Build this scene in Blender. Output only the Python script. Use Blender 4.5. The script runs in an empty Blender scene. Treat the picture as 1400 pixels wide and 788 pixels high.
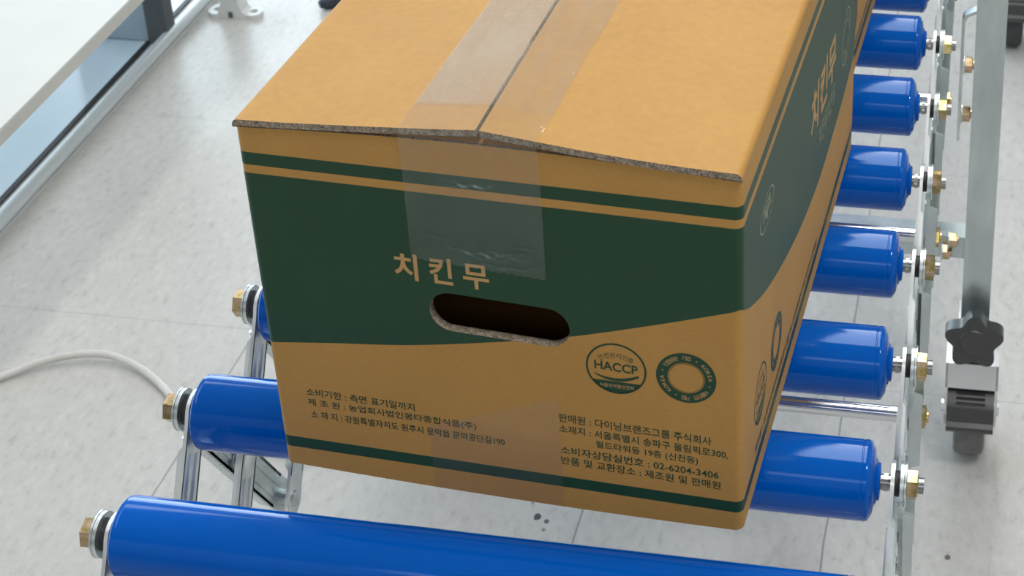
import bpy, bmesh, math, random
import numpy as np
from mathutils import Vector, Matrix
from mathutils.geometry import delaunay_2d_cdt
random.seed(7)
PI = math.pi
S = bpy.context.scene
COL = S.collection
FLOOR = 0.55                      # roller axis height above the floor (m)
def P(x, y, z): return Vector((x/1000, y/1000, z/1000 + FLOOR))   # conveyor millimetres -> world

# ---------------------------------------------------------------- camera
cam = bpy.data.cameras.new('camera'); co = bpy.data.objects.new('camera', cam); COL.objects.link(co)
co.location = P(257.54355, -725.40934, 751.6766)
co.rotation_euler = (1.08168, 0.01789, 0.17267)
cam.sensor_width = 36.0; cam.lens = 2404.794/1400*36.0
cam.shift_x = -224.718/1400; cam.shift_y = -328.881/1400
cam.clip_start = 0.05; cam.clip_end = 60
cam.dof.use_dof = True; cam.dof.focus_distance = 1.12; cam.dof.aperture_fstop = 26
S.camera = co
# ---------------------------------------------------------------- light
S.view_settings.view_transform = 'Standard'; S.view_settings.look = 'None'
S.view_settings.gamma = 1; S.view_settings.use_curve_mapping = False
S.view_settings.exposure = -0.33
w = bpy.data.worlds.new('World'); S.world = w; w.use_nodes = True
nt = w.node_tree; nt.nodes.clear()
tc = nt.nodes.new('ShaderNodeTexCoord'); sp = nt.nodes.new('ShaderNodeSeparateXYZ')
rp = nt.nodes.new('ShaderNodeValToRGB'); bg = nt.nodes.new('ShaderNodeBackground'); ow = nt.nodes.new('ShaderNodeOutputWorld')
mr = nt.nodes.new('ShaderNodeMapRange'); mr.inputs[1].default_value = -1; mr.inputs[2].default_value = 1
nt.links.new(tc.outputs['Generated'], sp.inputs[0]); nt.links.new(sp.outputs['Z'], mr.inputs[0])
nt.links.new(mr.outputs[0], rp.inputs[0]); nt.links.new(rp.outputs[0], bg.inputs[0]); nt.links.new(bg.outputs[0], ow.inputs[0])
cr = rp.color_ramp
cr.elements[0].position = 0.0; cr.elements[0].color = (.10, .10, .10, 1)
cr.elements[1].position = 1.0; cr.elements[1].color = (.62, .63, .63, 1)
e = cr.elements.new(.5); e.color = (.20, .21, .22, 1)
e = cr.elements.new(.66); e.color = (.50, .51, .52, 1)
bg.inputs[1].default_value = 1.25
def area(name, loc, target, sx, sy, power, color):
    l = bpy.data.lights.new(name, 'AREA'); l.shape = 'RECTANGLE'; l.size = sx; l.size_y = sy
    l.energy = power; l.color = color
    o = bpy.data.objects.new(name, l); COL.objects.link(o); o.location = loc
    d = Vector(target) - Vector(loc); o.rotation_euler = d.to_track_quat('-Z', 'Y').to_euler()
    return o
# row of ceiling panels above the conveyor, two more rows beside it
o = area('ceiling_or_fill_light', (.11, 2.05, 2.64), (.11, 1.9, 0), .34, 3.8, 44, (1, .985, .95)); o.rotation_euler = (0, 0, 0)
o = area('ceiling_or_fill_light', (2.2, .9, 2.64), (2.1, .9, 0), .34, 3.8, 12, (1, .98, .94)); o.rotation_euler = (0, 0, 0)
o = area('ceiling_or_fill_light', (-1.6, .9, 2.64), (2.1, .9, 0), .34, 3.8, 22, (1, .99, .97)); o.rotation_euler = (0, 0, 0)
o = area('ceiling_or_fill_light', (.35, -2.4, 2.35), (.2, .4, .5), 2.6, .4, 11, (1, .985, .95))  # added fill from behind the camera, brightens the steel strips and box front
# compact square ceiling panel in front, to the right
o = area('ceiling_or_fill_light', (.86, -.35, 2.63), (.86, -.35, 0), .3, .3, 26, (1, .975, .92)); o.rotation_euler = (0, 0, 0)
# daylight from the windows at the far left
area('window_light', (-2.2, 6.4, 1.5), (-.8, 1.0, 0), 3.4, 2.4, 195, (.74, .89, 1.0))
area('window_light', (-3.7, 1.4, 1.1), (-.9, 1.2, .1), 3.4, 2.0, 95, (.74, .89, 1.0))

# ---------------------------------------------------------------- material helpers
class NT:
    def __init__(s, name):
        s.m = bpy.data.materials.new(name); s.m.use_nodes = True; s.t = s.m.node_tree
        s.b = s.t.nodes['Principled BSDF']
    def n(s, typ, **kw):
        nd = s.t.nodes.new(typ)
        for k, v in kw.items(): setattr(nd, k, v)
        return nd
    def l(s, a, b): s.t.links.new(a, b)
    def set(s, **kw):
        for k, v in kw.items():
            s.b.inputs[k.replace('_', ' ')].default_value = v
        return s
    def coord(s, which='Object', scale=(1, 1, 1)):
        c = s.n('ShaderNodeTexCoord'); mp = s.n('ShaderNodeMapping'); mp.inputs['Scale'].default_value = scale
        s.l(c.outputs[which], mp.inputs[0]); return mp.outputs[0]
    def noise(s, vec, scale, detail=4, rough=.55):
        t = s.n('ShaderNodeTexNoise'); t.inputs['Scale'].default_value = scale; t.inputs['Detail'].default_value = detail
        t.inputs['Roughness'].default_value = rough; s.l(vec, t.inputs['Vector']); return t.outputs[0]
    def ramp(s, fac, stops):
        r = s.n('ShaderNodeValToRGB'); el = r.color_ramp.elements
        el[0].position, el[0].color = stops[0][0], (*stops[0][1], 1)
        el[1].position, el[1].color = stops[-1][0], (*stops[-1][1], 1)
        for p_, c_ in stops[1:-1]:
            q = el.new(p_); q.color = (*c_, 1)
        s.l(fac, r.inputs[0]); return r.outputs[0]
    def mth(s, op, a, b=None, c=None):
        n_ = s.n('ShaderNodeMath', operation=op)
        for i, x in enumerate((a, b, c)):
            if x is None: continue
            if isinstance(x, (int, float)): n_.inputs[i].default_value = x
            else: s.l(x, n_.inputs[i])
        return n_.outputs[0]
    def mix(s, fac, a, b, blend='MIX'):
        m_ = s.n('ShaderNodeMix', data_type='RGBA', blend_type=blend)
        if isinstance(fac, (int, float)): m_.inputs[0].default_value = fac
        else: s.l(fac, m_.inputs[0])
        for i, x in ((6, a), (7, b)):
            if isinstance(x, tuple): m_.inputs[i].default_value = (*x, 1)
            else: s.l(x, m_.inputs[i])
        return m_.outputs[2]
    def bump(s, h, strength=.2, dist=.001):
        b_ = s.n('ShaderNodeBump'); b_.inputs['Strength'].default_value = strength; b_.inputs['Distance'].default_value = dist
        s.l(h, b_.inputs['Height']); s.l(b_.outputs[0], s.b.inputs['Normal'])
    def base(s, c): s.l(c, s.b.inputs['Base Color'])

def metal(name, c0, c1, rough=.3, scale=60, stretch=(1, 1, 1), met=.92):
    m = NT(name); v = m.coord('Object', stretch)
    n1 = m.noise(v, scale, 3)
    m.base(m.ramp(n1, [(.35, c0), (.65, c1)]))
    rr = m.n('ShaderNodeMapRange'); rr.inputs[3].default_value = rough*.75; rr.inputs[4].default_value = rough*1.3
    m.l(n1, rr.inputs[0]); m.l(rr.outputs[0], m.b.inputs['Roughness'])
    m.set(Metallic=met); return m.m
M = {}
M['zinc'] = metal('zinc_plated_steel', (.55, .60, .60), (.72, .77, .77), .28, 40)
M['zinc_bright'] = metal('bright_zinc_plated_steel', (.72, .76, .76), (.84, .87, .87), .32, 40)
M['zinc_dull'] = metal('dull_zinc_steel', (.50, .57, .58), (.66, .73, .74), .34, 30, (1, 1, .3), .9)
M['satin'] = metal('satin_silver_tube', (.78, .82, .83), (.82, .86, .87), .35, 12, (1, .1, 1), .35)
M['dark_steel'] = metal('dark_steel', (.20, .21, .21), (.34, .35, .35), .22, 60)
M['chrome'] = metal('bright_steel', (.72, .74, .76), (.8, .82, .84), .14, 20)
M['yellow_zinc'] = metal('yellow_zinc_plating', (.36, .30, .08), (.66, .46, .36), .17, 160)
m = NT('blue_plastic'); v = m.coord('Object', (1, 1, 1))
m.base(m.ramp(m.noise(v, 9, 3), [(.3, (.0, .088, .46)), (.7, (.0, .102, .52))])); m.set(Roughness=.09, Specular_IOR_Level=.30, Specular_Tint=(.62, .84, 1, 1)); M['blue'] = m.m
m = NT('dark_bushing'); m.base(m.ramp(m.noise(m.coord(), 80), [(.3, (.012, .012, .014)), (.7, (.03, .03, .033))])); m.set(Roughness=.5); M['black'] = m.m
m = NT('black_moulded_plastic'); v = m.coord(); n1 = m.noise(v, 400, 2)
m.base(m.ramp(n1, [(.3, (.034, .035, .036)), (.7, (.050, .051, .052))])); m.set(Roughness=.36, Specular_IOR_Level=.7); m.bump(n1, .15, .0004); M['black_plastic'] = m.m
m = NT('grey_rubber'); n1 = m.noise(m.coord(), 60, 4)
m.base(m.ramp(n1, [(.3, (.13, .13, .128)), (.7, (.19, .19, .185))])); m.set(Roughness=.6); M['rubber'] = m.m
m = NT('dark_rubber'); n1 = m.noise(m.coord(), 60, 4)
m.base(m.ramp(n1, [(.3, (.04, .04, .043)), (.7, (.06, .06, .062))])); m.set(Roughness=.6); M['dark_rubber'] = m.m
m = NT('white_enamel'); n1 = m.noise(m.coord(), 25, 3)
m.base(m.ramp(n1, [(.3, (.70, .71, .70)), (.7, (.76, .77, .755))])); m.set(Roughness=.4); M['white'] = m.m
m = NT('white_laminate'); n1 = m.noise(m.coord(), 12, 3)
m.base(m.ramp(n1, [(.3, (.66, .655, .63)), (.7, (.69, .685, .66))])); m.set(Roughness=.5); M['laminate'] = m.m
m = NT('beige_edge_band'); n1 = m.noise(m.coord(), 12, 3)
m.base(m.ramp(n1, [(.3, (.56, .55, .50)), (.7, (.62, .61, .56))])); m.set(Roughness=.5); M['band'] = m.m
m = NT('dark_grey_paint'); n1 = m.noise(m.coord(), 20, 3)
m.base(m.ramp(n1, [(.3, (.075, .085, .09)), (.7, (.10, .11, .115))])); m.set(Roughness=.45); M['dark_grey'] = m.m
m = NT('pale_blue_daylight_tint'); n1 = m.noise(m.coord(), 4, 3)
m.base(m.ramp(n1, [(.3, (.70, .83, .94)), (.7, (.75, .87, .96))])); m.set(Roughness=.22); M['blue_tint_sheet'] = m.m  # blue window daylight on the floor put into the colour
m = NT('blue_grey_panel'); n1 = m.noise(m.coord(), 6, 3)
m.base(m.ramp(n1, [(.3, (.36, .45, .51)), (.7, (.42, .50, .56))])); m.set(Roughness=.4); M['blue_grey'] = m.m
m = NT('white_cable_sheath'); n1 = m.noise(m.coord(), 40, 3)
m.base(m.ramp(n1, [(.3, (.62, .60, .57)), (.7, (.70, .68, .65))])); m.set(Roughness=.45); M['cable'] = m.m
m = NT('navy_plastic'); n1 = m.noise(m.coord(), 40, 3)
m.base(m.ramp(n1, [(.3, (.02, .028, .045)), (.7, (.035, .045, .07))])); m.set(Roughness=.4); M['navy'] = m.m
# corrugated cardboard, its ink and its cut edge
CARD0, CARD1 = (.490, .263, .066), (.540, .293, .077)
m = NT('kraft_cardboard'); v = m.coord('Object'); n1 = m.noise(v, 14, 5); n2 = m.noise(m.coord('Object', (1, 1, 6)), 160, 4)
c_ = m.ramp(n1, [(.3, CARD0), (.7, CARD1)]); c2 = m.ramp(n2, [(.35, (.93, .92, .90)), (.65, (1, 1, 1))])
m.base(m.mix(1.0, c_, c2, 'MULTIPLY')); m.set(Roughness=.62, Specular_IOR_Level=.35); m.bump(n2, .08, .0005); M['card'] = m.m
m = NT('green_ink'); v = m.coord('Object'); n1 = m.noise(v, 18, 5)
m.base(m.ramp(n1, [(.3, (.008, .050, .020)), (.7, (.011, .060, .025))])); m.set(Roughness=.5, Specular_IOR_Level=.4); M['ink'] = m.m
m = NT('tan_print'); n1 = m.noise(m.coord(), 60, 4)
m.base(m.ramp(n1, [(.3, (.50, .30, .11)), (.7, (.56, .34, .13))])); m.set(Roughness=.6); M['tan'] = m.m
m = NT('pale_green_print'); n1 = m.noise(m.coord(), 60, 4)
m.base(m.ramp(n1, [(.3, (.26, .28, .17)), (.7, (.36, .37, .24))])); m.set(Roughness=.5); M['pale_green'] = m.m
m = NT('cut_corrugated_edge'); v = m.coord('Object', (1, 1, 1)); n1 = m.noise(v, 900, 2); n2 = m.noise(v, 300, 3)
m.base(m.mix(.5, m.ramp(n1, [(.38, (.07, .05, .035)), (.62, (.52, .43, .33))]), m.ramp(n2, [(.35, (.13, .10, .07)), (.65, (.46, .38, .29))])))
m.set(Roughness=.85); m.bump(n1, .8, .0012); M['edge'] = m.m

# ---------------------------------------------------------------- mesh helpers
def finish(bm, smooth=35):
    me = bpy.data.meshes.new('mesh'); bmesh.ops.recalc_face_normals(bm, faces=bm.faces[:]); bm.to_mesh(me); bm.free()
    if smooth:
        me.polygons.foreach_set('use_smooth', [True]*len(me.polygons)); me.set_sharp_from_angle(angle=math.radians(smooth))
    return me
def obj(name, me, mats, parent=None, loc=None, rot=None):
    if isinstance(me, bmesh.types.BMesh): me = finish(me)
    me.name = name
    if not isinstance(mats, (list, tuple)): mats = [mats]
    if len(me.materials) == 0:
        for q in mats: me.materials.append(q)
    o = bpy.data.objects.new(name, me); COL.objects.link(o)
    if parent: o.parent = parent
    if loc is not None: o.location = loc
    if rot is not None: o.rotation_euler = rot
    return o
def empty(name, loc, label, cat, rz=0, group=None):
    o = bpy.data.objects.new(name, None); COL.objects.link(o); o.empty_display_size = .05
    o.location = loc; o.rotation_euler = (0, 0, rz); o['label'] = label; o['category'] = cat
    if group: o['group'] = group
    return o
def tag(o, label, cat, group=None):
    o['label'] = label; o['category'] = cat
    if group: o['group'] = group
    return o
def copy_tree(o, parent=None):
    c = o.copy(); COL.objects.link(c)
    if parent: c.parent = parent
    for ch in [x for x in S.objects if x.parent == o]: copy_tree(ch, c)
    return c
def bevel(bm, r, seg=2, edges=None, ang=30):
    if edges is None: edges = [e_ for e_ in bm.edges if len(e_.link_faces) == 2 and e_.calc_face_angle(0) > math.radians(ang)]
    bmesh.ops.bevel(bm, geom=edges, offset=r, segments=seg, profile=.5, affect='EDGES', clamp_overlap=True)
def box(bm, x0, x1, y0, y1, z0, z1, mi=0, mat=None):
    vs = [bm.verts.new(Vector(c) if mat is None else mat @ Vector(c)) for c in
          ((x0,y0,z0),(x1,y0,z0),(x1,y1,z0),(x0,y1,z0),(x0,y0,z1),(x1,y0,z1),(x1,y1,z1),(x0,y1,z1))]
    for f in ((0,3,2,1),(4,5,6,7),(0,1,5,4),(1,2,6,5),(2,3,7,6),(3,0,4,7)):
        bm.faces.new([vs[i] for i in f]).material_index = mi
    return vs
def rbox(x0, x1, y0, y1, z0, z1, r=.001, seg=2):
    bm = bmesh.new(); box(bm, x0, x1, y0, y1, z0, z1); bevel(bm, r, seg); return bm
def lathe(bm, prof, axis='X', n=32, c=(0, 0, 0), mi=0, cap=True):
    rings = []
    for a, r in prof:
        ring = []
        for k in range(n):
            t = 2*PI*k/n; y, z = r*math.cos(t), r*math.sin(t)
            q = {'X': (a, y, z), 'Y': (z, a, y), 'Z': (y, z, a)}[axis]
            ring.append(bm.verts.new((q[0]+c[0], q[1]+c[1], q[2]+c[2])))
        rings.append(ring)
    for i in range(len(rings)-1):
        for k in range(n):
            bm.faces.new((rings[i][k], rings[i][(k+1) % n], rings[i+1][(k+1) % n], rings[i+1][k])).material_index = mi
    if cap:
        bm.faces.new(rings[0][::-1]).material_index = mi; bm.faces.new(rings[-1]).material_index = mi
def prism(bm, pts, a0, a1, axis='X', mi=0):
    """polygon pts (two coords) extruded from a0 to a1 along axis"""
    def q(a, s_, t_): return {'X': (a, s_, t_), 'Y': (s_, a, t_), 'Z': (s_, t_, a)}[axis]
    A = [bm.verts.new(q(a0, *p_)) for p_ in pts]; B = [bm.verts.new(q(a1, *p_)) for p_ in pts]
    n = len(pts)
    bm.faces.new(A[::-1]).material_index = mi; bm.faces.new(B).material_index = mi
    for i in range(n): bm.faces.new((A[i], A[(i+1) % n], B[(i+1) % n], B[i])).material_index = mi
def tube(bm, pts, r, n=14):
    pts = [Vector(p_) for p_ in pts]; rings = []; prev = None
    for i, p_ in enumerate(pts):
        t = (pts[min(i+1, len(pts)-1)] - pts[max(i-1, 0)]).normalized()
        up = Vector((0, 0, 1)) if abs(t.z) < .9 else Vector((1, 0, 0))
        u = t.cross(up).normalized() if prev is None else (prev - t*prev.dot(t)).normalized(); prev = u
        v_ = t.cross(u); rr = r[i] if isinstance(r, (list, tuple)) else r
        rings.append([bm.verts.new(p_ + (u*math.cos(2*PI*k/n) + v_*math.sin(2*PI*k/n))*rr) for k in range(n)])
    for i in range(len(rings)-1):
        for k in range(n): bm.faces.new((rings[i][k], rings[i][(k+1) % n], rings[i+1][(k+1) % n], rings[i+1][k]))
    bm.faces.new(rings[0][::-1]); bm.faces.new(rings[-1])
def catmull(pts, per=10):
    pts = [np.array(p_, float) for p_ in pts]; out = []
    for i in range(len(pts)-1):
        p0, p1, p2, p3 = pts[max(i-1, 0)], pts[i], pts[i+1], pts[min(i+2, len(pts)-1)]
        for k in range(per):
            t = k/per; out.append(.5*((2*p1)+(-p0+p2)*t+(2*p0-5*p1+4*p2-p3)*t*t+(-p0+3*p1-3*p2+p3)*t**3))
    out.append(pts[-1]); return out
def hexagon(r, ph=0): return [(r*math.cos(PI/3*k+ph), r*math.sin(PI/3*k+ph)) for k in range(6)]

# ---------------------------------------------------------------- floor
m = NT('vinyl_floor'); tcn = m.n('ShaderNodeTexCoord'); sx = m.n('ShaderNodeSeparateXYZ'); m.l(tcn.outputs['Object'], sx.inputs[0])
X_, Y_ = sx.outputs['X'], sx.outputs['Y']
v1 = m.coord('Object', (1.6, 1, 1)); n1 = m.noise(v1, 5, 5, .6); n2 = m.noise(m.coord('Object', (2.2, 1, 1)), 48, 4, .6); n3 = m.noise(m.coord('Object', (1, 1.3, 1)), 110, 3, .6)
c1 = m.ramp(n1, [(.3, (.555, .54, .515)), (.7, (.615, .60, .575))])
c2 = m.ramp(n2, [(.28, (.78, .78, .77)), (.42, (.95, .95, .95)), (.58, (1, 1, 1)), (.72, (1.08, 1.08, 1.07))])
c3 = m.ramp(n3, [(.25, (.90, .90, .89)), (.45, (1, 1, 1))])
col = m.mix(1, m.mix(1, c1, c2, 'MULTIPLY'), c3, 'MULTIPLY')
def seam(sig, pos, width):
    return m.mth('LESS_THAN', m.mth('ABSOLUTE', m.mth('SUBTRACT', sig, pos)), width)
wob = m.mth('MULTIPLY', m.mth('SUBTRACT', m.noise(m.coord(), 20, 2), .5), .004)
Xw, Yw = m.mth('ADD', X_, wob), m.mth('ADD', Y_, wob)
acc = None
for px_, wd in ((-1.96, .0008), (-1.49, .0008), (-.567, .0010), (-.105, .0011), (.151, .0011), (.62, .0009), (1.08, .0009)):
    q = seam(Xw, px_, wd); acc = q if acc is None else m.mth('MAXIMUM', acc, q)
acc2 = None
for py_, wd in ((-.05, .0009), (.42, .0009), (.887, .0009), (1.362, .0008), (1.83, .0008), (2.3, .0008)):
    q = seam(Yw, py_, wd); acc2 = q if acc2 is None else m.mth('MAXIMUM', acc2, q)
col = m.mix(m.mth('MULTIPLY', acc, .72), col, (.18, .18, .17)); col = m.mix(m.mth('MULTIPLY', acc2, .42), col, (.30, .30, .29))
# dark specks and scuffs trodden into the vinyl
for sx_, sy_, rr_, k_, c_ in ((-.150, .625, .0042, .95, (.02, .02, .02)), (-.139, .620, .0028, .9, (.05, .05, .05)), (-.139, .607, .0022, .7, (.1, .1, .1)), (-.160, .645, .0020, .6, (.1, .1, .1)),
                           (.277, .632, .0030, .8, (.05, .05, .05)), (-.47, .845, .014, .16, (.2, .2, .2)), (.385, .815, .011, .25, (.25, .24, .22)), (.405, .65, .010, .25, (.25, .24, .22))):
    dx = m.mth('SUBTRACT', X_, sx_); dy = m.mth('MULTIPLY', m.mth('SUBTRACT', Y_, sy_), .8)
    d2 = m.mth('SQRT', m.mth('ADD', m.mth('MULTIPLY', dx, dx), m.mth('MULTIPLY', dy, dy)))
    d2 = m.mth('ADD', d2, m.mth('MULTIPLY', m.mth('SUBTRACT', n3, .5), rr_*.9))
    col = m.mix(m.mth('MULTIPLY', m.mth('LESS_THAN', d2, rr_), k_), col, c_)
m.base(col); m.set(Specular_IOR_Level=.5, Roughness=.36); m.bump(n2, .05, .001); M['floor'] = m.m
bm = bmesh.new(); box(bm, -4.1, 3.3, -3, 7.1, -.05, 0)
o = obj('floor', finish(bm, 0), M['floor']); o['kind'] = 'structure'

m = NT('white_wall_paint'); n1 = m.noise(m.coord(), 3, 4)
m.base(m.ramp(n1, [(.3, (.46, .46, .455)), (.7, (.50, .50, .495))])); m.set(Roughness=.8); M['wall'] = m.m
for nm, dims in (('wall_back', (-4, 3.2, 7, 7.1, 0, 2.7)), ('wall_left', (-4.1, -4, -3, 7.1, 0, 2.7)), ('wall_right', (3.2, 3.3, -3, 7.1, 0, 2.7)), ('ceiling', (-4.1, 3.3, -3, 7.1, 2.7, 2.8))):
    bm = bmesh.new(); box(bm, *dims); o = obj(nm, finish(bm, 0), M['wall']); o['kind'] = 'structure'

# ---------------------------------------------------------------- cardboard box
BW, BL = 285.4, 440.8           # width across the conveyor, length along it (mm)
PER = 2*(BW+BL)
def interp(pts):
    xs = np.array([a for a, b in pts], float); ys = np.array([b for a, b in pts], float)
    d = np.gradient(ys, xs)
    def f(x):
        i = int(np.clip(np.searchsorted(xs, x)-1, 0, len(xs)-2)); h = xs[i+1]-xs[i]; t = (x-xs[i])/h
        return ((2*t**3-3*t*t+1)*ys[i]+(t**3-2*t*t+t)*h*d[i]+(-2*t**3+3*t*t)*ys[i+1]+(t**3-t*t)*h*d[i+1])
    return f
wave_front = interp([(0, 91), (40, 96.5), (90, 103), (136, 112), (186, 124), (238, 140.5), (285.4, 157)])
wave_side = interp([(0, 157), (16, 147), (37, 136), (68, 122), (104, 109), (166, 91), (220, 80), (275, 74), (314, 74), (377, 77), (440.8, 85)])
def wave(t):
    t = t % (BW+BL)
    return wave_front(t) if t <= BW else wave_side(t-BW)
def top_w(t):
    t = t % (BW+BL)
    return 238.4+5.2*math.sin(PI*t/BW) if t < BW else 239
def bot_w(t):
    t = t % PER
    return -2.4*math.sin(PI*min(1, t/BW))**.8 if t < BW else 0
RC = 5.0
def peri(t, off=0.0):
    """point on the rounded rectangle round the box at arc parameter t, pushed out by off"""
    t = t % PER
    cs = [(0, 0, 0), (BW, 0, 1), (BW, BL, 2), (0, BL, 3)]; starts = [0, BW, BW+BL, 2*BW+BL]; dirs = [(1, 0), (0, 1), (-1, 0), (0, -1)]
    for k in range(4):
        L_ = (BW, BL)[k % 2]; s0 = starts[k]
        if s0 <= t <= s0+L_+1e-9:
            u = t-s0; d = dirs[k]; nrm = (d[1], -d[0]); c = cs[k][:2]
            if u < RC or u > L_-RC:
                if u < RC:
                    ctr = (c[0]+d[0]*RC-nrm[0]*RC, c[1]+d[1]*RC-nrm[1]*RC); a = (u-RC)/RC*PI/4
                else:
                    ctr = (c[0]+d[0]*(L_-RC)-nrm[0]*RC, c[1]+d[1]*(L_-RC)-nrm[1]*RC); a = (u-(L_-RC))/RC*PI/4
                vx = nrm[0]*math.cos(a)+d[0]*math.sin(a); vy = nrm[1]*math.cos(a)+d[1]*math.sin(a)
                return ctr[0]+vx*(RC+off), ctr[1]+vy*(RC+off)
            return c[0]+d[0]*u+nrm[0]*off, c[1]+d[1]*u+nrm[1]*off
    return 0, 0
def on_wall(t, w_, off=0.0):
    x, y = peri(t, off); return Vector((x/1000, y/1000, w_/1000))

HOLE = []                                   # hand hole outline, slightly irregular stadium
hc_, hr_, hl_ = (146.0, 129.8), 13.2, 28.0
for k in range(25): a = -PI/2+PI*k/24; HOLE.append((hc_[0]+hl_+hr_*math.cos(a), hc_[1]-1.2+hr_*math.sin(a)))
for k in range(25): a = PI/2+PI*k/24; HOLE.append((hc_[0]-hl_+hr_*math.cos(a), hc_[1]+.6+hr_*math.sin(a)))
def in_poly(x, y, poly):
    r = False; n = len(poly); j = n-1
    for i in range(n):
        xi, yi = poly[i]; xj, yj = poly[j]
        if (yi > y) != (yj > y) and x < (xj-xi)*(y-yi)/(yj-yi)+xi: r = not r
        j = i
    return r
def body_mesh():
    verts, edges = [], []
    def poly(pts, closed=False):
        b0 = len(verts); verts.extend(Vector(p_) for p_ in pts)
        edges.extend((b0+i, b0+i+1) for i in range(len(pts)-1))
        if closed: edges.append((b0+len(pts)-1, b0))
    ts = set([0.0, PER])
    for s0 in (0, BW, BW+BL, 2*BW+BL, PER):
        for k in range(-5, 6):
            if 0 <= s0+k <= PER: ts.add(float(s0+k))
    for s0, L_ in ((0, BW), (BW, BL), (BW+BL, BW), (2*BW+BL, BL)):
        n = int(L_//14)
        for k in range(1, n): ts.add(s0+L_*k/n)
    ts = sorted(ts)
    poly([(t, bot_w(t)) for t in ts]); poly([(t, top_w(t)) for t in ts])
    for t in ts: poly([(t, bot_w(t)), (t, top_w(t))])
    for hh in (13.2, 21.2, 209.2, 214.6, 222.8): poly([(0, hh), (PER, hh)])
    poly([(t, wave(t)) for t in np.arange(0, PER+.01, 4)])
    poly(HOLE, True)
    r = delaunay_2d_cdt(verts, edges, [], 0, 1e-4)
    vo, fo = r[0], r[2]
    bm = bmesh.new()
    key = {}
    def getv(i):
        t, w_ = vo[i]
        k = (round((t % PER), 3) if t < PER-1e-3 else 0.0, round(w_, 3))
        if k not in key: key[k] = bm.verts.new(on_wall(t, w_))
        return key[k]
    for f in fo:
        ct = sum(vo[i][0] for i in f)/len(f); cw = sum(vo[i][1] for i in f)/len(f)
        if in_poly(ct, cw, HOLE) or cw > top_w(ct) or cw < bot_w(ct): continue
        try: nf = bm.faces.new([getv(i) for i in f])
        except ValueError: continue
        nf.material_index = 1 if (13.2 < cw < 21.2 or 214.6 < cw < 222.8 or (cw < 209.2 and cw > wave(ct))) else 0
    bmesh.ops.recalc_face_normals(bm, faces=bm.faces[:])
    f0 = max(bm.faces, key=lambda f: f.calc_area())
    c = f0.calc_center_median()
    if f0.normal.dot(Vector((c.x-BW/2000, c.y-BL/2000, 0))) < 0: bmesh.ops.reverse_faces(bm, faces=bm.faces[:])
    me = bpy.data.meshes.new('body'); bm.to_mesh(me); bm.free()
    me.polygons.foreach_set('use_smooth', [True]*len(me.polygons)); me.set_sharp_from_angle(angle=math.radians(30))
    return me

def seam_u(v_): return 142.4-.022*v_
def flap_w(u, v_):
    """outer surface height of the two long top flaps"""
    sm = seam_u(v_); s_ = u/sm if u <= sm else (BW-u)/(BW-sm)
    s_ = min(max(s_, 0), 1)
    rise = 9.6 if v_ < 60 else 9.6-3.0*min(1, (v_-60)/250)
    return 244.0+rise*(.25*s_+.75*s_**1.7)+.5*math.sin(v_/37+u/50)*s_*(1-s_)*4
def flap_mesh(right):
    bm = bmesh.new(); rows = []
    vs = [-1.2, 3, 8] + [16*k for k in range(1, 27)] + [BL-6, BL+.8]
    for v_ in vs:
        sm = seam_u(v_); cross = []
        cross += [(0, 239.2), (0, 240.5)]
        for k in range(1, 6):
            a = PI/2*k/5; cross.append((4-4*math.cos(a), 240.5+4*math.sin(a)-.4*k/5))
        n = 14; usp = sm-.9
        for k in range(1, n+1):
            u = 4+(usp-4)*k/n; cross.append((u, flap_w(u, v_)))
        row = []
        for u, h in cross:
            if right:
                h2 = h if h < 244.2 and u <= 4 else flap_w(BW-u*(BW-sm)/sm, v_)
                uu = BW-u*(BW-sm-.4)/(sm)
                row.append(bm.verts.new((uu/1000, v_/1000, h2/1000)))
            else: row.append(bm.verts.new((u/1000, v_/1000, h/1000)))
        rows.append(row)
    for i in range(len(rows)-1):
        for k in range(len(rows[0])-1):
            q = (rows[i][k], rows[i][k+1], rows[i+1][k+1], rows[i+1][k])
            bm.faces.new(q if not right else q[::-1])
    bm.normal_update()
    if sum(f.normal.z*f.calc_area() for f in bm.faces) < 0: bmesh.ops.reverse_faces(bm, faces=bm.faces[:])
    me = bpy.data.meshes.new('flap'); bm.to_mesh(me); bm.free()
    me.polygons.foreach_set('use_smooth', [True]*len(me.polygons)); me.set_sharp_from_angle(angle=math.radians(40))
    return me
def solid(o, th, rim):
    me = o.data; cnt = {}
    for p_ in me.polygons:
        for k in p_.edge_keys: cnt[k] = cnt.get(k, 0)+1
    for e_ in me.edges:
        if cnt.get(e_.key, 0) == 1: e_.use_edge_sharp = True
    s_ = o.modifiers.new('solid', 'SOLIDIFY'); s_.thickness = th; s_.offset = -1; s_.use_even_offset = False
    s_.material_offset_rim = rim; return o

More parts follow.
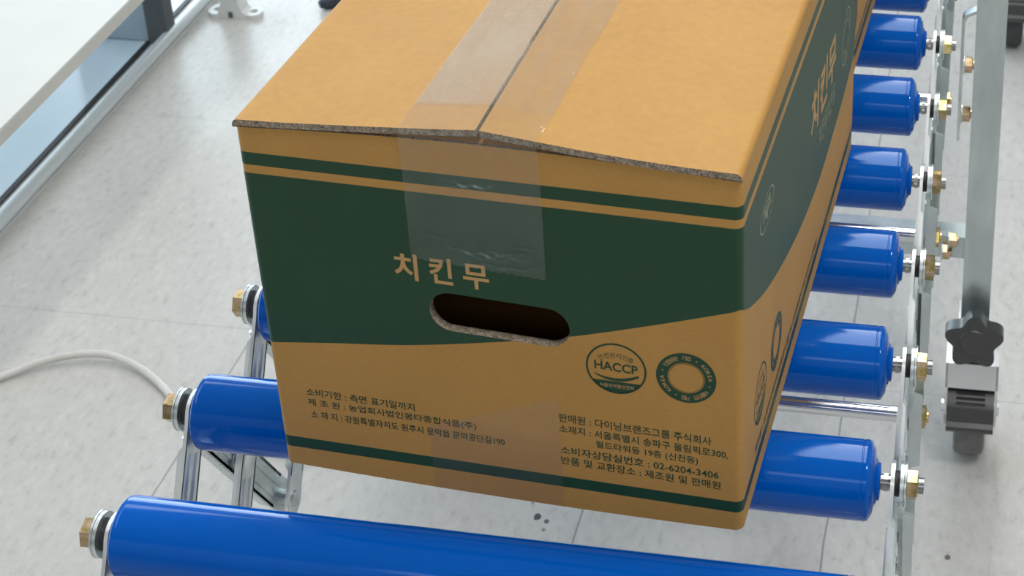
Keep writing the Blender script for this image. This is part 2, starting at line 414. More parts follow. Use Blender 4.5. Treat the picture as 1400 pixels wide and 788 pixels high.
def tape_material(name, alpha0, alpha1, col, scale, ridges, gloss=.05):
    m = NT(name); v = m.coord('Object', (1, .35, 1)); n1 = m.noise(v, scale, 5, .6); n2 = m.noise(m.coord('Object', (1, 1, 1)), scale*3, 4, .6)
    at = m.n('ShaderNodeVertexColor'); at.layer_name = 'haze'
    mr_ = m.n('ShaderNodeMapRange'); mr_.inputs[1].default_value = .35; mr_.inputs[2].default_value = .65
    mr_.inputs[3].default_value = alpha0; mr_.inputs[4].default_value = alpha1; m.l(n1, mr_.inputs[0])
    a = m.mth('MULTIPLY', mr_.outputs[0], at.outputs[0]); a = m.mth('ADD', a, .02)
    tr = m.n('ShaderNodeBsdfTransparent'); df = m.n('ShaderNodeBsdfDiffuse'); df.inputs[0].default_value = (*col, 1)
    gl = m.n('ShaderNodeBsdfGlossy'); gl.inputs['Roughness'].default_value = .10
    lw = m.n('ShaderNodeLayerWeight'); lw.inputs[0].default_value = .5
    fr = m.mth('ADD', m.mth('MULTIPLY', m.mth('POWER', lw.outputs['Facing'], 3.0), .45), gloss)
    bp = m.n('ShaderNodeBump'); bp.inputs['Strength'].default_value = ridges; bp.inputs['Distance'].default_value = .0012
    m.l(n2, bp.inputs['Height']); m.l(bp.outputs[0], gl.inputs['Normal'])
    m1 = m.n('ShaderNodeMixShader'); m.l(a, m1.inputs[0]); m.l(tr.outputs[0], m1.inputs[1]); m.l(df.outputs[0], m1.inputs[2])
    m2 = m.n('ShaderNodeMixShader'); m.l(fr, m2.inputs[0]); m.l(m1.outputs[0], m2.inputs[1]); m.l(gl.outputs[0], m2.inputs[2])
    out = [q for q in m.t.nodes if q.type == 'OUTPUT_MATERIAL'][0]; m.l(m2.outputs[0], out.inputs['Surface']); m.t.nodes.remove(m.b)
    return m.m
M['tape'] = tape_material('clear_packing_tape', .30, .58, (.62, .52, .40), 26, .35)
M['tape_front'] = tape_material('clear_packing_tape_end', .03, .085, (.50, .57, .56), 40, .12, .04)
M['tape_low'] = tape_material('clear_packing_tape_flat', .04, .12, (.50, .44, .42), 40, .02, .02)

T0, T1 = 97.0, 175.5
def tape_top_mesh():
    bm = bmesh.new(); hz = bm.loops.layers.float_color.new('haze'); rows = []
    vs = [-1.6]+[3+5.0*k for k in range(88)]
    nu = 40; meta = {}
    for v_ in vs:
        row = []
        for k in range(nu+1):
            u = T0+(T1-T0)*k/nu+.9*math.sin(v_/23)*(1 if k in (0, nu) else 0)*.3
            h = flap_w(u, v_)+.35
            if u > 150: h += max(0, .55*math.sin(v_*.16+u*.33)*math.sin(v_*.05+u*.11+1))*(u-150)/22
            q = bm.verts.new((u/1000, v_/1000, h/1000)); row.append(q)
            if v_ < 26+1.2*math.sin(u*.4): hv = .08
            elif u < seam_u(v_): hv = .95
            else: hv = .55-.25*abs(math.sin(u*.21+v_*.03))
            meta[q] = hv
        rows.append(row)
    for i in range(len(rows)-1):
        for k in range(nu):
            f = bm.faces.new((rows[i][k], rows[i][k+1], rows[i+1][k+1], rows[i+1][k]))
            for lp in f.loops: lp[hz] = (meta[lp.vert],)*3+(1,)
    return finish(bm, 60)
def tape_front_mesh():
    bm = bmesh.new(); hz = bm.loops.layers.float_color.new('haze'); rows = []; meta = {}
    ws = list(np.linspace(0, 1, 170)); nu = 96
    for s_ in ws:
        row = []
        for k in range(nu+1):
            u = T0+(T1-T0)*k/nu
            wtop = flap_w(u, -1.2)+.1; wbot = 165-.05*(u-T0)+.6*math.sin(u*1.3)
            w_ = wtop+(wbot-wtop)*s_
            out = .35; cre = 0
            edge_d = wtop-w_
            if edge_d < 18: out = 1.75-1.3*(edge_d/18)
            if 3 < edge_d < 17: out += .85*max(0, math.sin(u*1.15+2*math.sin(u*.31)))*math.sin((edge_d-3)/14*PI)
            # creases that bow downwards across the tape
            for (cu, wd, cw, sag, amp) in ((142, 27, 177.5, 4.5, .85), (146, 24, 174.8, 4, .7), (150, 20, 180, 5, .5), (137, 19, 222, 5, .8), (128, 14, 219, 3, .5), (152, 24, 169, 3, .6), (112, 12, 180, -2, .5), (163, 11, 184, 4, .6)):
                if abs(u-cu) < wd:
                    cc = cw-sag*(1-((u-cu)/wd)**2)+.7*math.sin(u*.5+cw); dd = (w_-cc)/.75
                    if abs(dd) < 3:
                        g_ = amp*math.exp(-dd*dd)*(1-((u-cu)/wd)**2); out += 1.1*g_; cre += g_
            q = bm.verts.new((u/1000, -out/1000, w_/1000)); row.append(q)
            meta[q] = 1.35 if edge_d < 17 else (1.15 if w_ > 186+2*math.sin(u*.2) else .62)
            meta[q] = (meta[q]+7*cre*(.6+.4*math.sin(u*.7+w_)))*.62
        rows.append(row)
    for i in range(len(rows)-1):
        for k in range(nu):
            f = bm.faces.new((rows[i][k], rows[i+1][k], rows[i+1][k+1], rows[i][k+1]))
            for lp in f.loops: lp[hz] = (meta[lp.vert],)*3+(1,)
    return finish(bm, 60)
def tape_low_mesh():
    bm = bmesh.new(); hz = bm.loops.layers.float_color.new('haze'); rows = []
    nu = 20
    for s_ in np.linspace(0, 1, 20):
        row = []
        for k in range(nu+1):
            u = 97+(178-97)*k/nu; wb = bot_w(u)+.2; wt = 45+34*k/nu+.8*math.sin(u)
            row.append(bm.verts.new((u/1000, -.0003, (wb+(wt-wb)*s_)/1000)))
        rows.append(row)
    for i in range(len(rows)-1):
        for k in range(nu):
            f = bm.faces.new((rows[i][k], rows[i][k+1], rows[i+1][k+1], rows[i+1][k]))
            for lp in f.loops: lp[hz] = (.55, .55, .55, 1)
    return finish(bm, 60)

def text_tris(body, bold=0.0):
    c = bpy.data.curves.new('t', 'FONT'); c.body = body; c.offset = bold; c.resolution_u = 3
    o = bpy.data.objects.new('t', c); COL.objects.link(o); bpy.context.view_layer.update()
    me = bpy.data.meshes.new_from_object(o.evaluated_get(bpy.context.evaluated_depsgraph_get()))
    vs = [(v.co.x, v.co.y) for v in me.vertices]; fs = [tuple(p_.vertices) for p_ in me.polygons]
    bpy.data.objects.remove(o); bpy.data.curves.remove(c); bpy.data.meshes.remove(me)
    return vs, fs
class Print:
    """flat ink shapes laid on a box wall; coordinates in mm: t along the wall, w up"""
    def __init__(s, off=.12): s.v, s.f, s.off = [], [], off
    def add(s, vs, fs):
        b = len(s.v); s.v += vs; s.f += [tuple(i+b for i in f) for f in fs]
    def text(s, body, t0, t1, w0, w1, skew=0.0, bold=0.0):
        vs, fs = text_tris(body, bold)
        if not vs: return s
        x0 = min(a for a, b in vs); x1 = max(a for a, b in vs); y0 = min(b for a, b in vs); y1 = max(b for a, b in vs)
        s.add([(t0+(a-x0)/(x1-x0)*(t1-t0), w0+(b-y0)/(y1-y0)*(w1-w0)+skew*(a-x0)/(x1-x0)) for a, b in vs], fs); return s
    def ring(s, c, r0, r1, n=64, ky=1.0):
        vs = []
        for k in range(n):
            a = 2*PI*k/n; vs += [(c[0]+r0*math.cos(a), c[1]+ky*r0*math.sin(a)), (c[0]+r1*math.cos(a), c[1]+ky*r1*math.sin(a))]
        s.add(vs, [(2*k, 2*k+1, (2*k+3) % (2*n), (2*k+2) % (2*n)) for k in range(n)]); return s
    def strip(s, pts, widths):
        vs = []
        for i, p_ in enumerate(pts):
            a, b = pts[max(i-1, 0)], pts[min(i+1, len(pts)-1)]; d = (b[0]-a[0], b[1]-a[1]); L_ = math.hypot(*d) or 1
            n_ = (-d[1]/L_*widths[i]/2, d[0]/L_*widths[i]/2); vs += [(p_[0]+n_[0], p_[1]+n_[1]), (p_[0]-n_[0], p_[1]-n_[1])]
        s.add(vs, [(2*i, 2*i+1, 2*i+3, 2*i+2) for i in range(len(pts)-1)]); return s
    def poly(s, pts): s.add(list(pts), [tuple(range(len(pts)))]); return s
    def arc_text(s, body, c, r, a_start, a_step, h, bold=0.0):
        for i, ch in enumerate(body):
            if ch == ' ': continue
            vs, fs = text_tris(ch, bold)
            if not vs: continue
            x0 = min(a for a, b in vs); x1 = max(a for a, b in vs); sc = h/.9
            a = a_start+a_step*i; ca, sa = math.cos(a-PI/2), math.sin(a-PI/2)
            pts = []
            for px, py in vs:
                lx, ly = (px-(x0+x1)/2)*sc, (py-.36)*sc
                pts.append((c[0]+r*math.cos(a)+lx*ca-ly*sa, c[1]+r*math.sin(a)+lx*sa+ly*ca))
            s.add(pts, fs)
        return s
    def build(s, name, mat, parent):
        bm = bmesh.new(); vs = [bm.verts.new(on_wall(t, w_, s.off)) for t, w_ in s.v]
        for f in s.f:
            try: bm.faces.new([vs[i] for i in f])
            except ValueError: pass
        bm.normal_update()
        for f in bm.faces:
            c = f.calc_center_median(); d = Vector((0, -1, 0)) if c.y < .003 else Vector((1, 0, 0))
            if f.normal.dot(d) < 0: f.normal_flip()
        me = bpy.data.meshes.new(name); bm.to_mesh(me); bm.free()
        return obj(name, me, mat, parent)

def haccp(c, k, parent):
    p_ = Print(); p_.ring(c, 16.4*k, 17.6*k)
    p_.text('HACCP', c[0]-12.6*k, c[0]+12.6*k, c[1]-1.6*k, c[1]+4.6*k, -.8*k, .022)
    p_.arc_text('안전관리인증', (c[0], c[1]-9*k), 18.2*k, PI/2+.50, -.20, 3.6*k)
    pts = [(c[0]+q*13*k, c[1]-(4.2+3.6*(1-q*q))*k+.5*q*k) for q in np.linspace(-1, 1, 21)]
    p_.strip(pts, [.3+1.7*k*(1-((i-12)/13)**2 if i < 25 else 0) for i in range(21)])
    a0 = math.asin(10.2/16.9)
    seg = [(c[0]+16.9*k*math.cos(a), c[1]+16.9*k*math.sin(a)) for a in np.linspace(-PI+a0-.08, -a0+.08, 30)]
    p_.poly(seg); p_.build('certification_mark', M['ink'], parent)
    q_ = Print(.2); q_.text('식품의약품안전처', c[0]-10*k, c[0]+10*k, c[1]-13.6*k, c[1]-11*k, 0, .01); q_.build('mark_lettering', M['tan'], parent)
def ring_mark(c, k, parent):
    p_ = Print(); p_.ring(c, 10.6*k, 17.2*k); p_.ring(c, 9.8*k, 10.1*k); p_.build('round_mark', M['ink'], parent)
    q_ = Print(.2); tx = '인증받은 기업 • KOREA • 식품안전 기업 • KOREA • '
    q_.arc_text(tx, c, 13.9*k, PI*.80, -2*PI/len(tx), 3.0*k, .01); q_.build('mark_lettering', M['tan'], parent)

def make_box():
    root = empty('cardboard_box', P(-134.2136, 52.13, 25.0), 'front brown cardboard box with green bands, dark hand hole and Korean text on its end', 'box', -.0586, 'radish boxes on the conveyor')
    b = obj('box_body', body_mesh(), [M['card'], M['ink'], M['edge'], M['edge']], root); solid(b, .006, 2)
    # short flaps under the long ones, lengthened to keep light out, and the closed bottom
    bm = bmesh.new(); n = 30; rows = []
    for v_, dw in ((.5, -1.6), (1.2, -.4), (2.6, .3), (30, .6), (214, .2)):
        rows.append([bm.verts.new(((6+(BW-12)*k/n)/1000, v_/1000, (top_w(6+(BW-12)*k/n)+dw-.2)/1000)) for k in range(n+1)])
    for i in range(len(rows)-1):
        for k in range(n): bm.faces.new((rows[i][k], rows[i][k+1], rows[i+1][k+1], rows[i+1][k]))
    me = finish(bm, 60); o = obj('short_flap', me, [M['card'], M['edge']], root); solid(o, .003, 1)
    bm = bmesh.new(); rows = [[bm.verts.new(((6+(BW-12)*k/n)/1000, v_/1000, (top_w(6+(BW-12)*k/n)*.4+143.2-(1.5 if v_ > 430 else 0))/1000)) for k in range(n+1)] for v_ in (218, 300, BL-2)]
    for i in range(len(rows)-1):
        for k in range(n): bm.faces.new((rows[i][k], rows[i][k+1], rows[i+1][k+1], rows[i+1][k]))
    o = obj('short_flap', finish(bm, 60), [M['card'], M['edge']], root); solid(o, .003, 1)
    for side in (0, 1):
        o = obj('top_flap', flap_mesh(side), [M['card'], M['edge']], root); solid(o, .0039, 1)
    bm = bmesh.new(); box(bm, .0062, BW/1000-.0062, .0062, BL/1000-.0062, .0008, .0045); obj('box_bottom', finish(bm, 0), M['card'], root)
    o = obj('packing_tape', tape_top_mesh(), M['tape'], root); o['label'] = 'clear tape along the top seam'
    o = obj('packing_tape', tape_front_mesh(), M['tape_front'], root); o['label'] = 'wrinkled end of clear tape on the front'
    o = obj('packing_tape', tape_low_mesh(), M['tape_low'], root); o['label'] = 'faint clear tape at the bottom of the front'
    # printing on the front wall
    p_ = Print()
    for ch, a, b_ in (('치', 86, 100.2), ('킨', 107, 120.6), ('무', 126.8, 142)): p_.text(ch, a, b_, 149.6 if ch != '무' else 149, 167.5 if ch != '무' else 165.8, -.3, .024)
    p_.build('printed_title', M['tan'], root)
    for body, t0, t1, w0, w1, sk in (('소비기한 : 측면 표기일까지', 20.5, 89, 54.8, 60.6, -.6), ('제 조 원 : 농업회사법인몽타종합식품(주)', 20.5, 126.5, 46.6, 52.6, -.4),
            ('소 재 지 : 강원특별자치도 원주시 문막읍 문막공단길190', 21.5, 143.5, 38.0, 43.6, .0),
            ('판매원 : 다이닝브랜즈그룹 주식회사', 177.5, 267.5, 62.3, 68.6, -2.0), ('소재지 : 서울특별시 송파구 올림픽로300,', 177.5, 277, 54.1, 60.2, -2.0),
            ('월드타워동 19층 (신천동)', 199, 259.5, 46.0, 52.2, -1.6), ('소비자상담실번호 : 02-6204-3406', 177.5, 271.5, 38.5, 44.6, -2.2),
            ('반품 및 교환장소 : 제조원 및 판매원', 177.5, 272.5, 30.8, 36.8, -2.0)):
        Print().text(body, t0, t1, w0, w1, sk, .012).build('printed_line', M['ink'], root)
    haccp((213.2, 106.2), 1.0, root); ring_mark((253.4, 106.2), 1.0, root)
    # printing on the right wall
    p_ = Print()
    p_.text('치킨무', BW+226, BW+334, 126, 162, -3, .03); p_.build('printed_title', M['tan'], root)
    p_ = Print(); p_.text('치킨무치킨무', BW+262, BW+334, 101, 119, -2, .0); p_.build('printed_subtitle', M['pale_green'], root)
    p_ = Print(); c_ = (BW+385, 126); p_.ring(c_, 21, 22.2); p_.ring(c_, 12, 13)
    p_.arc_text('국내산 무 국내산 무 국내산 무 ', c_, 16.4, PI*.9, -2*PI/18, 5, .01); p_.build('printed_emblem', M['pale_green'], root)
    p_ = Print(); c_ = (BW+70, 177); p_.ring(c_, 20, 21.5, ky=.5); p_.text('무', c_[0]-13, c_[0]+13, c_[1]-6, c_[1]+6, 0, .02); p_.build('printed_emblem', M['pale_green'], root)
    haccp((BW+53, 59), 1.08, root); ring_mark((BW+105, 58), 1.08, root)
    Print().text('제조원 : 농업회사법인몽타종합식품(주) 강원특별자치도 원주시 문막읍', BW+36, BW+262, 24, 31, 0, .012).build('printed_line', M['ink'], root)
    return root
box1 = make_box()
box2 = copy_tree(box1)
ex = Vector((math.cos(-.0586), math.sin(-.0586), 0)); ey = Vector((-math.sin(-.0586), math.cos(-.0586), 0))
box2.location = box1.location - ex*.0155 + ey*(BL+3.5)/1000
box2['label'] = 'second brown cardboard box close behind the front one, only its right side peeking out'

# ---------------------------------------------------------------- roller conveyor
PITCH, HL = 117.075, 182.0
NR = 16
conv = empty('roller_conveyor', P(0, 0, -550), 'flexible roller conveyor with blue rollers and zinc scissor side frames on castor legs', 'conveyor')
def CV(x, y, z): return Vector((x/1000, y/1000, z/1000+FLOOR))
mm = lambda *a: tuple(q/1000 for q in a)
# roller (axis along X, centre at origin)
def roller_mesh():
    bm = bmesh.new()
    R_ = [(217.2, 24.95), (218.4, 24.6), (219.2, 23.9), (219.7, 22.8), (220.2, 21.6), (221.0, 20.6), (221.6, 18.6), (222.0, 15.6), (222.5, 14.2), (223.2, 13.4), (223.6, 12.0), (225.0, 11.5), (225.4, 10.4)]
    Lp = [(-221, 10), (-220.6, 12), (-220.2, 17), (-219.8, 21), (-219, 23.4), (-217.8, 24.6), (-215.5, 25)]
    prof = Lp + [(-215, 25), (-214, 25), (213, 25), (213.6, 25), (214, 24.75), (214.5, 24.75), (214.9, 25), (215.3, 25), (216.6, 25)] + R_
    lathe(bm, [mm(*q) for q in prof], 'X', 64)
    return finish(bm, 25)
ROLL = roller_mesh()
def axle_mesh():
    bm = bmesh.new(); lathe(bm, [mm(-236, 5), mm(252, 5)], 'X', 16)
    prism(bm, [mm(*q) for q in hexagon(5.6)], .2272, .2300, 'X'); lathe(bm, [mm(-223.6, 9), mm(-220.5, 9)], 'X', 20)
    return finish(bm)
AXLE = axle_mesh()
LK = math.hypot(PITCH, HL)
def link_mesh(flange_dir, depth, head=14.0, half=13.0):
    """pressed steel bar: pivots at z=0 and z=-LK, web in x 0..2.4, folded flanges along both long edges"""
    bm = bmesh.new(); pts = []
    for k in range(17): a = PI*k/16; pts.append((head*math.cos(a), head*math.sin(a)))
    pts += [(-half, -8), (-half, -LK+8)]
    for k in range(17): a = PI+PI*k/16; pts.append((head*math.cos(a), -LK+head*math.sin(a)))
    pts += [(half, -LK+8), (half, -8)]
    prism(bm, [mm(*q) for q in pts], 0, .0024, 'X')
    x0, x1 = (0, depth) if flange_dir > 0 else (2.4-depth, 2.4)
    for sgn in (-1, 1):
        y0, y1 = (half-2.2, half) if sgn > 0 else (-half, -half+2.2)
        xin = 0 if flange_dir > 0 else 2.4; xout = depth if flange_dir > 0 else 2.4-depth
        pts2 = [(xin, -19), (xout, -26), (xout, -LK+26), (xin, -LK+19)]
        prism(bm, [mm(*q) for q in pts2], y0/1000, y1/1000, 'Y')
    for k_ in (-1, 1):                                # long pressed ridges in the web
        xr0, xr1 = (-1.3, .2) if flange_dir > 0 else (2.2, 3.7)
        prism(bm, [mm(*q) for q in ((k_*5-1.6, -28), (k_*5+1.6, -28), (k_*5+1.6, -LK/2+14), (k_*5-1.6, -LK/2+14))], xr0/1000, xr1/1000, 'X')
        prism(bm, [mm(*q) for q in ((k_*5-1.6, -LK/2-14), (k_*5+1.6, -LK/2-14), (k_*5+1.6, -LK+28), (k_*5-1.6, -LK+28))], xr0/1000, xr1/1000, 'X')
    # pressed boss at the middle pivot
    lathe(bm, [mm(-1.2, 9), mm(-.6, 10), mm(3.0, 10), mm(3.6, 9)], 'X', 24, (0, 0, -LK/2000))
    bevel(bm, .0005, 1, ang=60)
    return finish(bm, 40)
LA = {1: link_mesh(1, 4.2), -1: link_mesh(-1, 5.2)}
LB = {1: link_mesh(1, 9), -1: link_mesh(-1, 9)}
def nut_mesh(sgn, r, h, wash=14.2, end=4):
    """washer and hex nut or bolt head growing outwards along sgn*X from x=0"""
    bm = bmesh.new()
    def pr(a): return [(sgn*x/1000, r_/1000) for x, r_ in a]
    lathe(bm, pr([(0, wash-.6), (.3, wash), (1.4, wash), (1.7, wash-.6)]), 'X', 32, mi=1)
    pts = [mm(*q) for q in hexagon(r, .3)]; b0 = len(bm.verts)
    prism(bm, pts, sgn*.0017, sgn*(1.7+h)/1000, 'X', 0)
    lathe(bm, pr([(1.7+h, r*.80), (2.3+h, r*.72)]), 'X', 24)
    if end: lathe(bm, pr([(1.7+h, 4.4), (1.7+h+end*.6, 4.4), (2.2+h+end*.6, 3.6)]), 'X', 16)
    return finish(bm, 30)
NUT_R = nut_mesh(1, 9.4, 6.2, 14.2, 3); NUT_L = nut_mesh(-1, 9.8, 8.5, 14.4, 0)
MID_R = nut_mesh(1, 8.6, 7, 10, 3); MID_L = nut_mesh(-1, 8.6, 6, 10, 0)
def disc_mesh(r, x0, x1):
    bm = bmesh.new(); lathe(bm, [mm(x0, r), mm(x1, r)], 'X', 28); return finish(bm, 30)
BUSH_R = disc_mesh(8, 234.2, 237.6); BUSH_L = disc_mesh(10, -232, -226.4)
RIVET_R = disc_mesh(6.5, 228, 243); RIVET_L = disc_mesh(6.5, -238, -223)
XA = {1: 231.8, -1: -226.4}; XB = {1: 237.6, -1: -234.4}
th = math.atan2(PITCH, HL)
for i in range(NR):
    y = PITCH*i
    r_ = obj('roller', ROLL, M['blue'], conv, mm(0, y, 550))
    obj('axle', AXLE, M['dark_steel'], r_)
    for sd in (1, -1):
        obj('link_bar', LA[sd], M['zinc_bright'], conv, mm(XA[sd], y, 550), (-th, 0, 0))
        if i < NR-1: obj('link_bar', LB[sd], M['zinc_dull' if sd > 0 else 'zinc'], conv, mm(XB[sd], y, 550), (th, 0, 0))
        obj('spacer', BUSH_R if sd > 0 else BUSH_L, M['black'], conv, mm(0, y, 550))
        nm = 'axle_nut' if sd > 0 else 'axle_bolt'
        obj(nm, NUT_R if sd > 0 else NUT_L, [M['yellow_zinc'], M['zinc']], conv, mm(240.0 if sd > 0 else -234.4, y, 550), (i*.9, 0, 0))
        obj('rivet', RIVET_R if sd > 0 else RIVET_L, M['zinc'], conv, mm(0, y, 550-HL))
    if i % 2 == 0 and i < NR-1:                       # tie rods through every other middle crossing
        bm = bmesh.new(); lathe(bm, [mm(-233, 6.0), mm(236.5, 6.0)], 'X', 20)
        t_ = obj('tie_rod', bm, M['chrome'], conv, mm(0, y+PITCH/2, 550-HL/2))
        obj('rod_nut', MID_R, [M['yellow_zinc'], M['zinc']], t_, mm(240.4, 0, 0), (i*.7, 0, 0))
        obj('rod_nut', MID_L, [M['yellow_zinc'], M['zinc']], t_, mm(-237.6, 0, 0), (i*.5, 0, 0))

def make_leg(x0, y0, dark=False, swing=0.0, sgn=1, tilt=.016):
    """square tube leg with clamp knob and braked castor, standing under one side of the conveyor"""
    bm = rbox(-.0145, .0145, -.0145, .0145, -.385, .03, .0045, 4)
    leg = obj('leg', bm, M['zinc_dull'], conv, mm(x0, y0, 550), (0, -tilt*sgn, 0))
    zf = -550
    bm = rbox(-.0115, .0115, -.0115, .0115, -.440, -.30, .002, 2); obj('inner_tube', bm, M['chrome'], leg)
    # clamp collar and knob
    bm = rbox(-.0165, .0165, -.0185, .0185, -.405, -.372, .004, 3); lathe(bm, [mm(-30, 12), mm(-28, 13), mm(-17, 13)], 'Y', 24, mm(0, 0, -374)); obj('clamp_collar', bm, M['chrome'], leg)
    bm = bmesh.new(); pts = []
    for k in range(120):
        a = 2*PI*k/120; rr = 26.5+4.6*math.cos(5*(a-PI/2)) ; pts.append(mm(rr*math.cos(a), rr*math.sin(a)))
    prism(bm, pts, -.048, -.028, 'Y'); bevel(bm, .004, 3, ang=60)
    lathe(bm, [mm(-49.4, 11), mm(-49.6, 13.4), mm(-49.2, 14.2), mm(-48, 15)], 'Y', 32); lathe(bm, [mm(-28.2, 12), mm(-24, 11)], 'Y', 24)
    obj('clamp_knob', bm, M['black_plastic'], leg, mm(0, 0, -383), (-.12, 0, 0))
    # castor
    ro = Matrix.Rotation(swing, 4, 'Z')
    bm = bmesh.new()
    lathe(bm, [mm(-430, 22), mm(-424, 24), mm(-414, 24), mm(-409, 19), mm(-406, 13)], 'Z', 36)
    box(bm, -.0274, .0274, -.036, .016, -.4165, -.4138); prism(bm, [mm(*q) for q in ((-36, -414), (-33.5, -414), (-41.5, -440), (-44, -440))], -.0274, .0274, 'X')
    for s_ in (-1, 1):
        prism(bm, [mm(*q) for q in ((-36, -414), (16, -414), (22, -466), (12, -512), (-14, -514), (-42, -470), (-44, -440))], s_*.0262-.0013, s_*.0262+.0013, 'X')
        lathe(bm, [mm(18, 7), mm(31, 7)] if s_ > 0 else [mm(-31, 7), mm(-18, 7)], 'X', 6, mm(0, 0, -500))
    bevel(bm, .0006, 1, ang=50); bm.transform(ro)
    obj('castor_fork', bm, M['chrome'] if not dark else M['black_plastic'], leg)
    bm = bmesh.new()
    lathe(bm, [mm(-16.5, 20), mm(-16.5, 44), mm(-14.5, 48), mm(-9, 49.7), mm(0, 50), mm(9, 49.7), mm(14.5, 48), mm(16.5, 44), mm(16.5, 20)], 'X', 64, mm(0, 0, -500)); bm.transform(ro)
    obj('castor_wheel', bm, M['dark_rubber' if dark else 'rubber'], leg)
    bm = bmesh.new()
    prof = [(-26, -440), (-33, -441), (-55, -455), (-57, -458), (-57, -462), (-60, -472), (-65, -475), (-66, -478), (-64, -482), (-56, -483), (-50, -470), (-38, -458), (-26, -449)]
    prism(bm, [mm(*q) for q in prof], -.0245, .0245, 'X'); bevel(bm, .0022, 2, ang=30)
    for k in range(3):                                # grip ribs
        t = .45+.22*k; yy = -33-22*t; zz = -441-14*t
        box(bm, -.015, .015, (yy-1.2)/1000, (yy+1.2)/1000, (zz-1)/1000, (zz+1.6)/1000)
    bm.transform(ro); obj('brake_pedal', bm, M['black_plastic'], leg)
    return leg
leg1 = make_leg(283.5, 810, tilt=.016)
# joggled strap that ties the leg to the side frame, with its bolts
bm = bmesh.new(); prof = [(276.5, 40), (276.5, -10), (275, -15), (261, -22), (258.5, -28), (258.5, -160), (255.5, -160), (255.5, -26), (258, -20), (272.5, -12.5), (273.5, -8), (273.5, 40)]
pts = [((a-283.5)/1000, b/1000) for a, b in prof]
prism(bm, [(a, b) for a, b in pts], -.006, .006, 'Y'); bevel(bm, .0005, 1, ang=50)
obj('strap', bm, M['zinc'], leg1)
for yy, zz, xx in ((-8, -72, 258.6), (-6, 12, 252), (4, -134, 258.6)):
    obj('strap_bolt', MID_R, [M['yellow_zinc'], M['zinc']], leg1, mm(xx-283.5, yy, zz), (.4, 0, 0))
# bracket and cross tube low between the legs
bm = rbox(-.252, .276, -.013, .013, -.013, .013, .002, 2); ct = obj('cross_tube', bm, M['zinc_dull'], conv, mm(0, 815, 550-287))
for yy, zz, xx in ((-18, 12, 256), (-18, -3, 250)):
    obj('bracket_bolt', MID_R, [M['yellow_zinc'], M['zinc']], ct, mm(xx, yy, zz), (.2, 0, 0))
leg2 = make_leg(-283.5, 815, sgn=-1)
leg3 = make_leg(332, PITCH*15+15, dark=True, tilt=.0)

# ---------------------------------------------------------------- low white bench, rail and added floor tint sheet on the left
bench = empty('low_bench', (-1.343, .9, 0), 'low white bench top with beige edge and dark grey leg at the left edge', 'bench')
bz = .22
bm = bmesh.new(); box(bm, .18, .450, -1.2, .80, bz-.021, bz-.0006); bevel(bm, .002, 2); obj('bench_edge', bm, M['band'], bench)
bm = bmesh.new(); box(bm, .18, .4502, -1.2, .8002, bz-.004, bz); bevel(bm, .0015, 2); obj('bench_top', bm, M['laminate'], bench)
for lx in (.320, .19):
    for ly in (.675, -1.1):
        bm = rbox(lx, lx+.034, ly, ly+.03, 0.0015, bz-.021, .002); obj('bench_leg', bm, M['dark_grey'], bench)
bm = rbox(.224, .320, .680, .70, .004, bz-.03, .002); obj('back_panel', bm, M['blue_grey'], bench)

rail = empty('floor_rail', (-.990, 1.2, 0), 'silver tube rail running along the floor beside the low white bench', 'rail')
bm = bmesh.new(); tube(bm, [(0, -1.6, .0135), (0, 1.6, .0135)], .0105, 20); obj('rail_tube', bm, M['satin'], rail)
bm = rbox(-.007, .007, -1.6, 1.6, 0, .0034, .001); obj('base_strip', bm, M['satin'], rail)
bm = rbox(-.039, -.0315, -1.6, 1.6, 0, .003, .001); obj('gasket_and_shade', bm, M['black'], rail)  # black strip paints the tube's shadow and a gasket as one dark line
bm = rbox(-1.0, -.0, -1.6, 1.6, 0, .0014, .0004, 1); o = obj('floor_tint_sheet', bm, M['blue_tint_sheet'], None, (-1.0315, 1.2, 0))  # added sheet that carries the floor's blue daylight tint
tag(o, 'added sheet on the floor under the white bench, pale blue daylight tint in its colour', 'floor tint sheet')

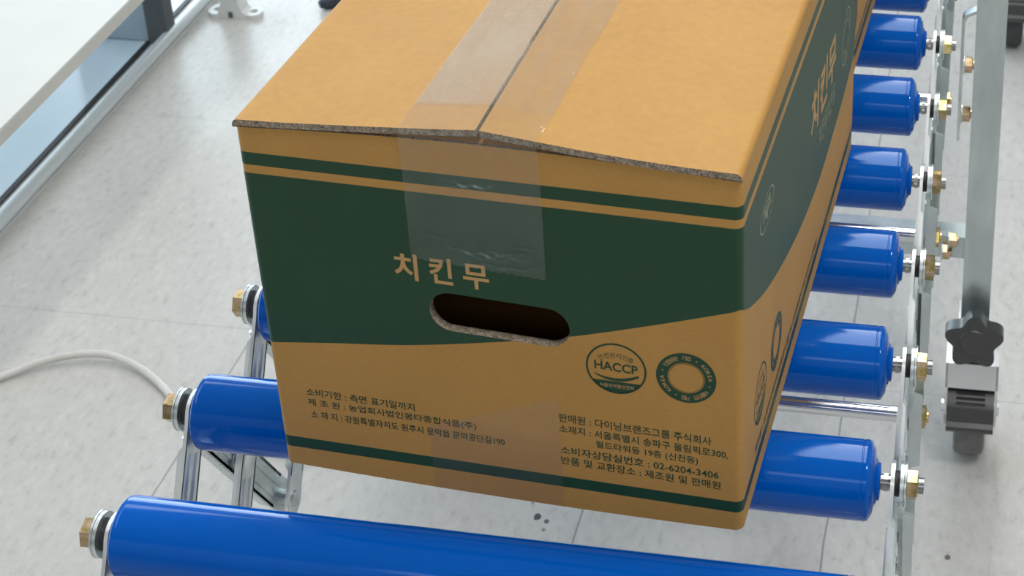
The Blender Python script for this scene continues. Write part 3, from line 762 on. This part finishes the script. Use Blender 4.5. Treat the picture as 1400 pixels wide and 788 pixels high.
# white floor bracket at the top left
br = empty('floor_bracket', (-.928, 1.695, 0), 'white two-holed bracket foot standing on the floor at the top left', 'bracket')
bm = bmesh.new()
def slot_ring(cx, cy, sx_, sy_, rin, z0, z1, n=28):
    o_, i_ = [], []
    for z in (z0, z1):
        o_.append([bm.verts.new((cx+sx_*math.cos(2*PI*k/n), cy+sy_*math.sin(2*PI*k/n), z)) for k in range(n)])
        i_.append([bm.verts.new((cx+rin*math.cos(2*PI*k/n), cy+rin*math.sin(2*PI*k/n), z)) for k in range(n)])
    for k in range(n):
        j = (k+1) % n
        bm.faces.new((o_[0][k], o_[0][j], o_[1][j], o_[1][k])); bm.faces.new((i_[0][j], i_[0][k], i_[1][k], i_[1][j]))
        bm.faces.new((o_[1][k], o_[1][j], i_[1][j], i_[1][k])); bm.faces.new((o_[0][j], o_[0][k], i_[0][k], i_[0][j]))
slot_ring(-.028, .0, .015, .019, .007, 0, .008); obj('bolt_ear', bm, M['white'], br)
bm = bmesh.new(); slot_ring(.034, .0, .015, .017, .007, 0, .008); obj('bolt_ear', bm, M['white'], br)
bm = bmesh.new(); prism(bm, [(-.024, 0), (.030, 0), (.028, .006), (.020, .012), (.015, .03), (.012, .14), (-.011, .14), (-.014, .03), (-.020, .012), (-.024, .006)], -.016, .014, 'Y'); bevel(bm, .002, 2)
obj('bracket_post', bm, M['white'], br)
bm = rbox(-.003, .004, -.0175, -.0158, .002, .012, .0006, 1); obj('release_tab', bm, M['dark_grey'], br)

# dark tapered tip showing behind the box
bm = bmesh.new(); pts = catmull([(-.792, 1.728, .010), (-.775, 1.745, .012), (-.74, 1.79, .015), (-.66, 1.90, .02), (-.60, 1.98, .022)], 5)
tube(bm, [tuple(q) for q in pts], [.006+.013*min(1, i/8) for i in range(len(pts))], 16)
o = obj('black_bar', bm, M['navy']); tag(o, 'tapered dark tip of a bar lying on the floor beyond the front box', 'bar')

# white cable
bm = bmesh.new()
cp = catmull([(-1.10, .55, .005), (-1.0, .61, .005), (-.90, .69, .005), (-.829, .748, .006), (-.790, .780, .009), (-.752, .795, .012), (-.715, .800, .012), (-.672, .787, .009), (-.635, .764, .007), (-.604, .738, .006), (-.55, .700, .005), (-.47, .68, .005), (-.38, .69, .005)], 8)
tube(bm, [tuple(q) for q in cp], .0046, 14)
o = obj('cable', bm, M['cable']); tag(o, 'white cable curving across the floor on the left towards the conveyor', 'cable')
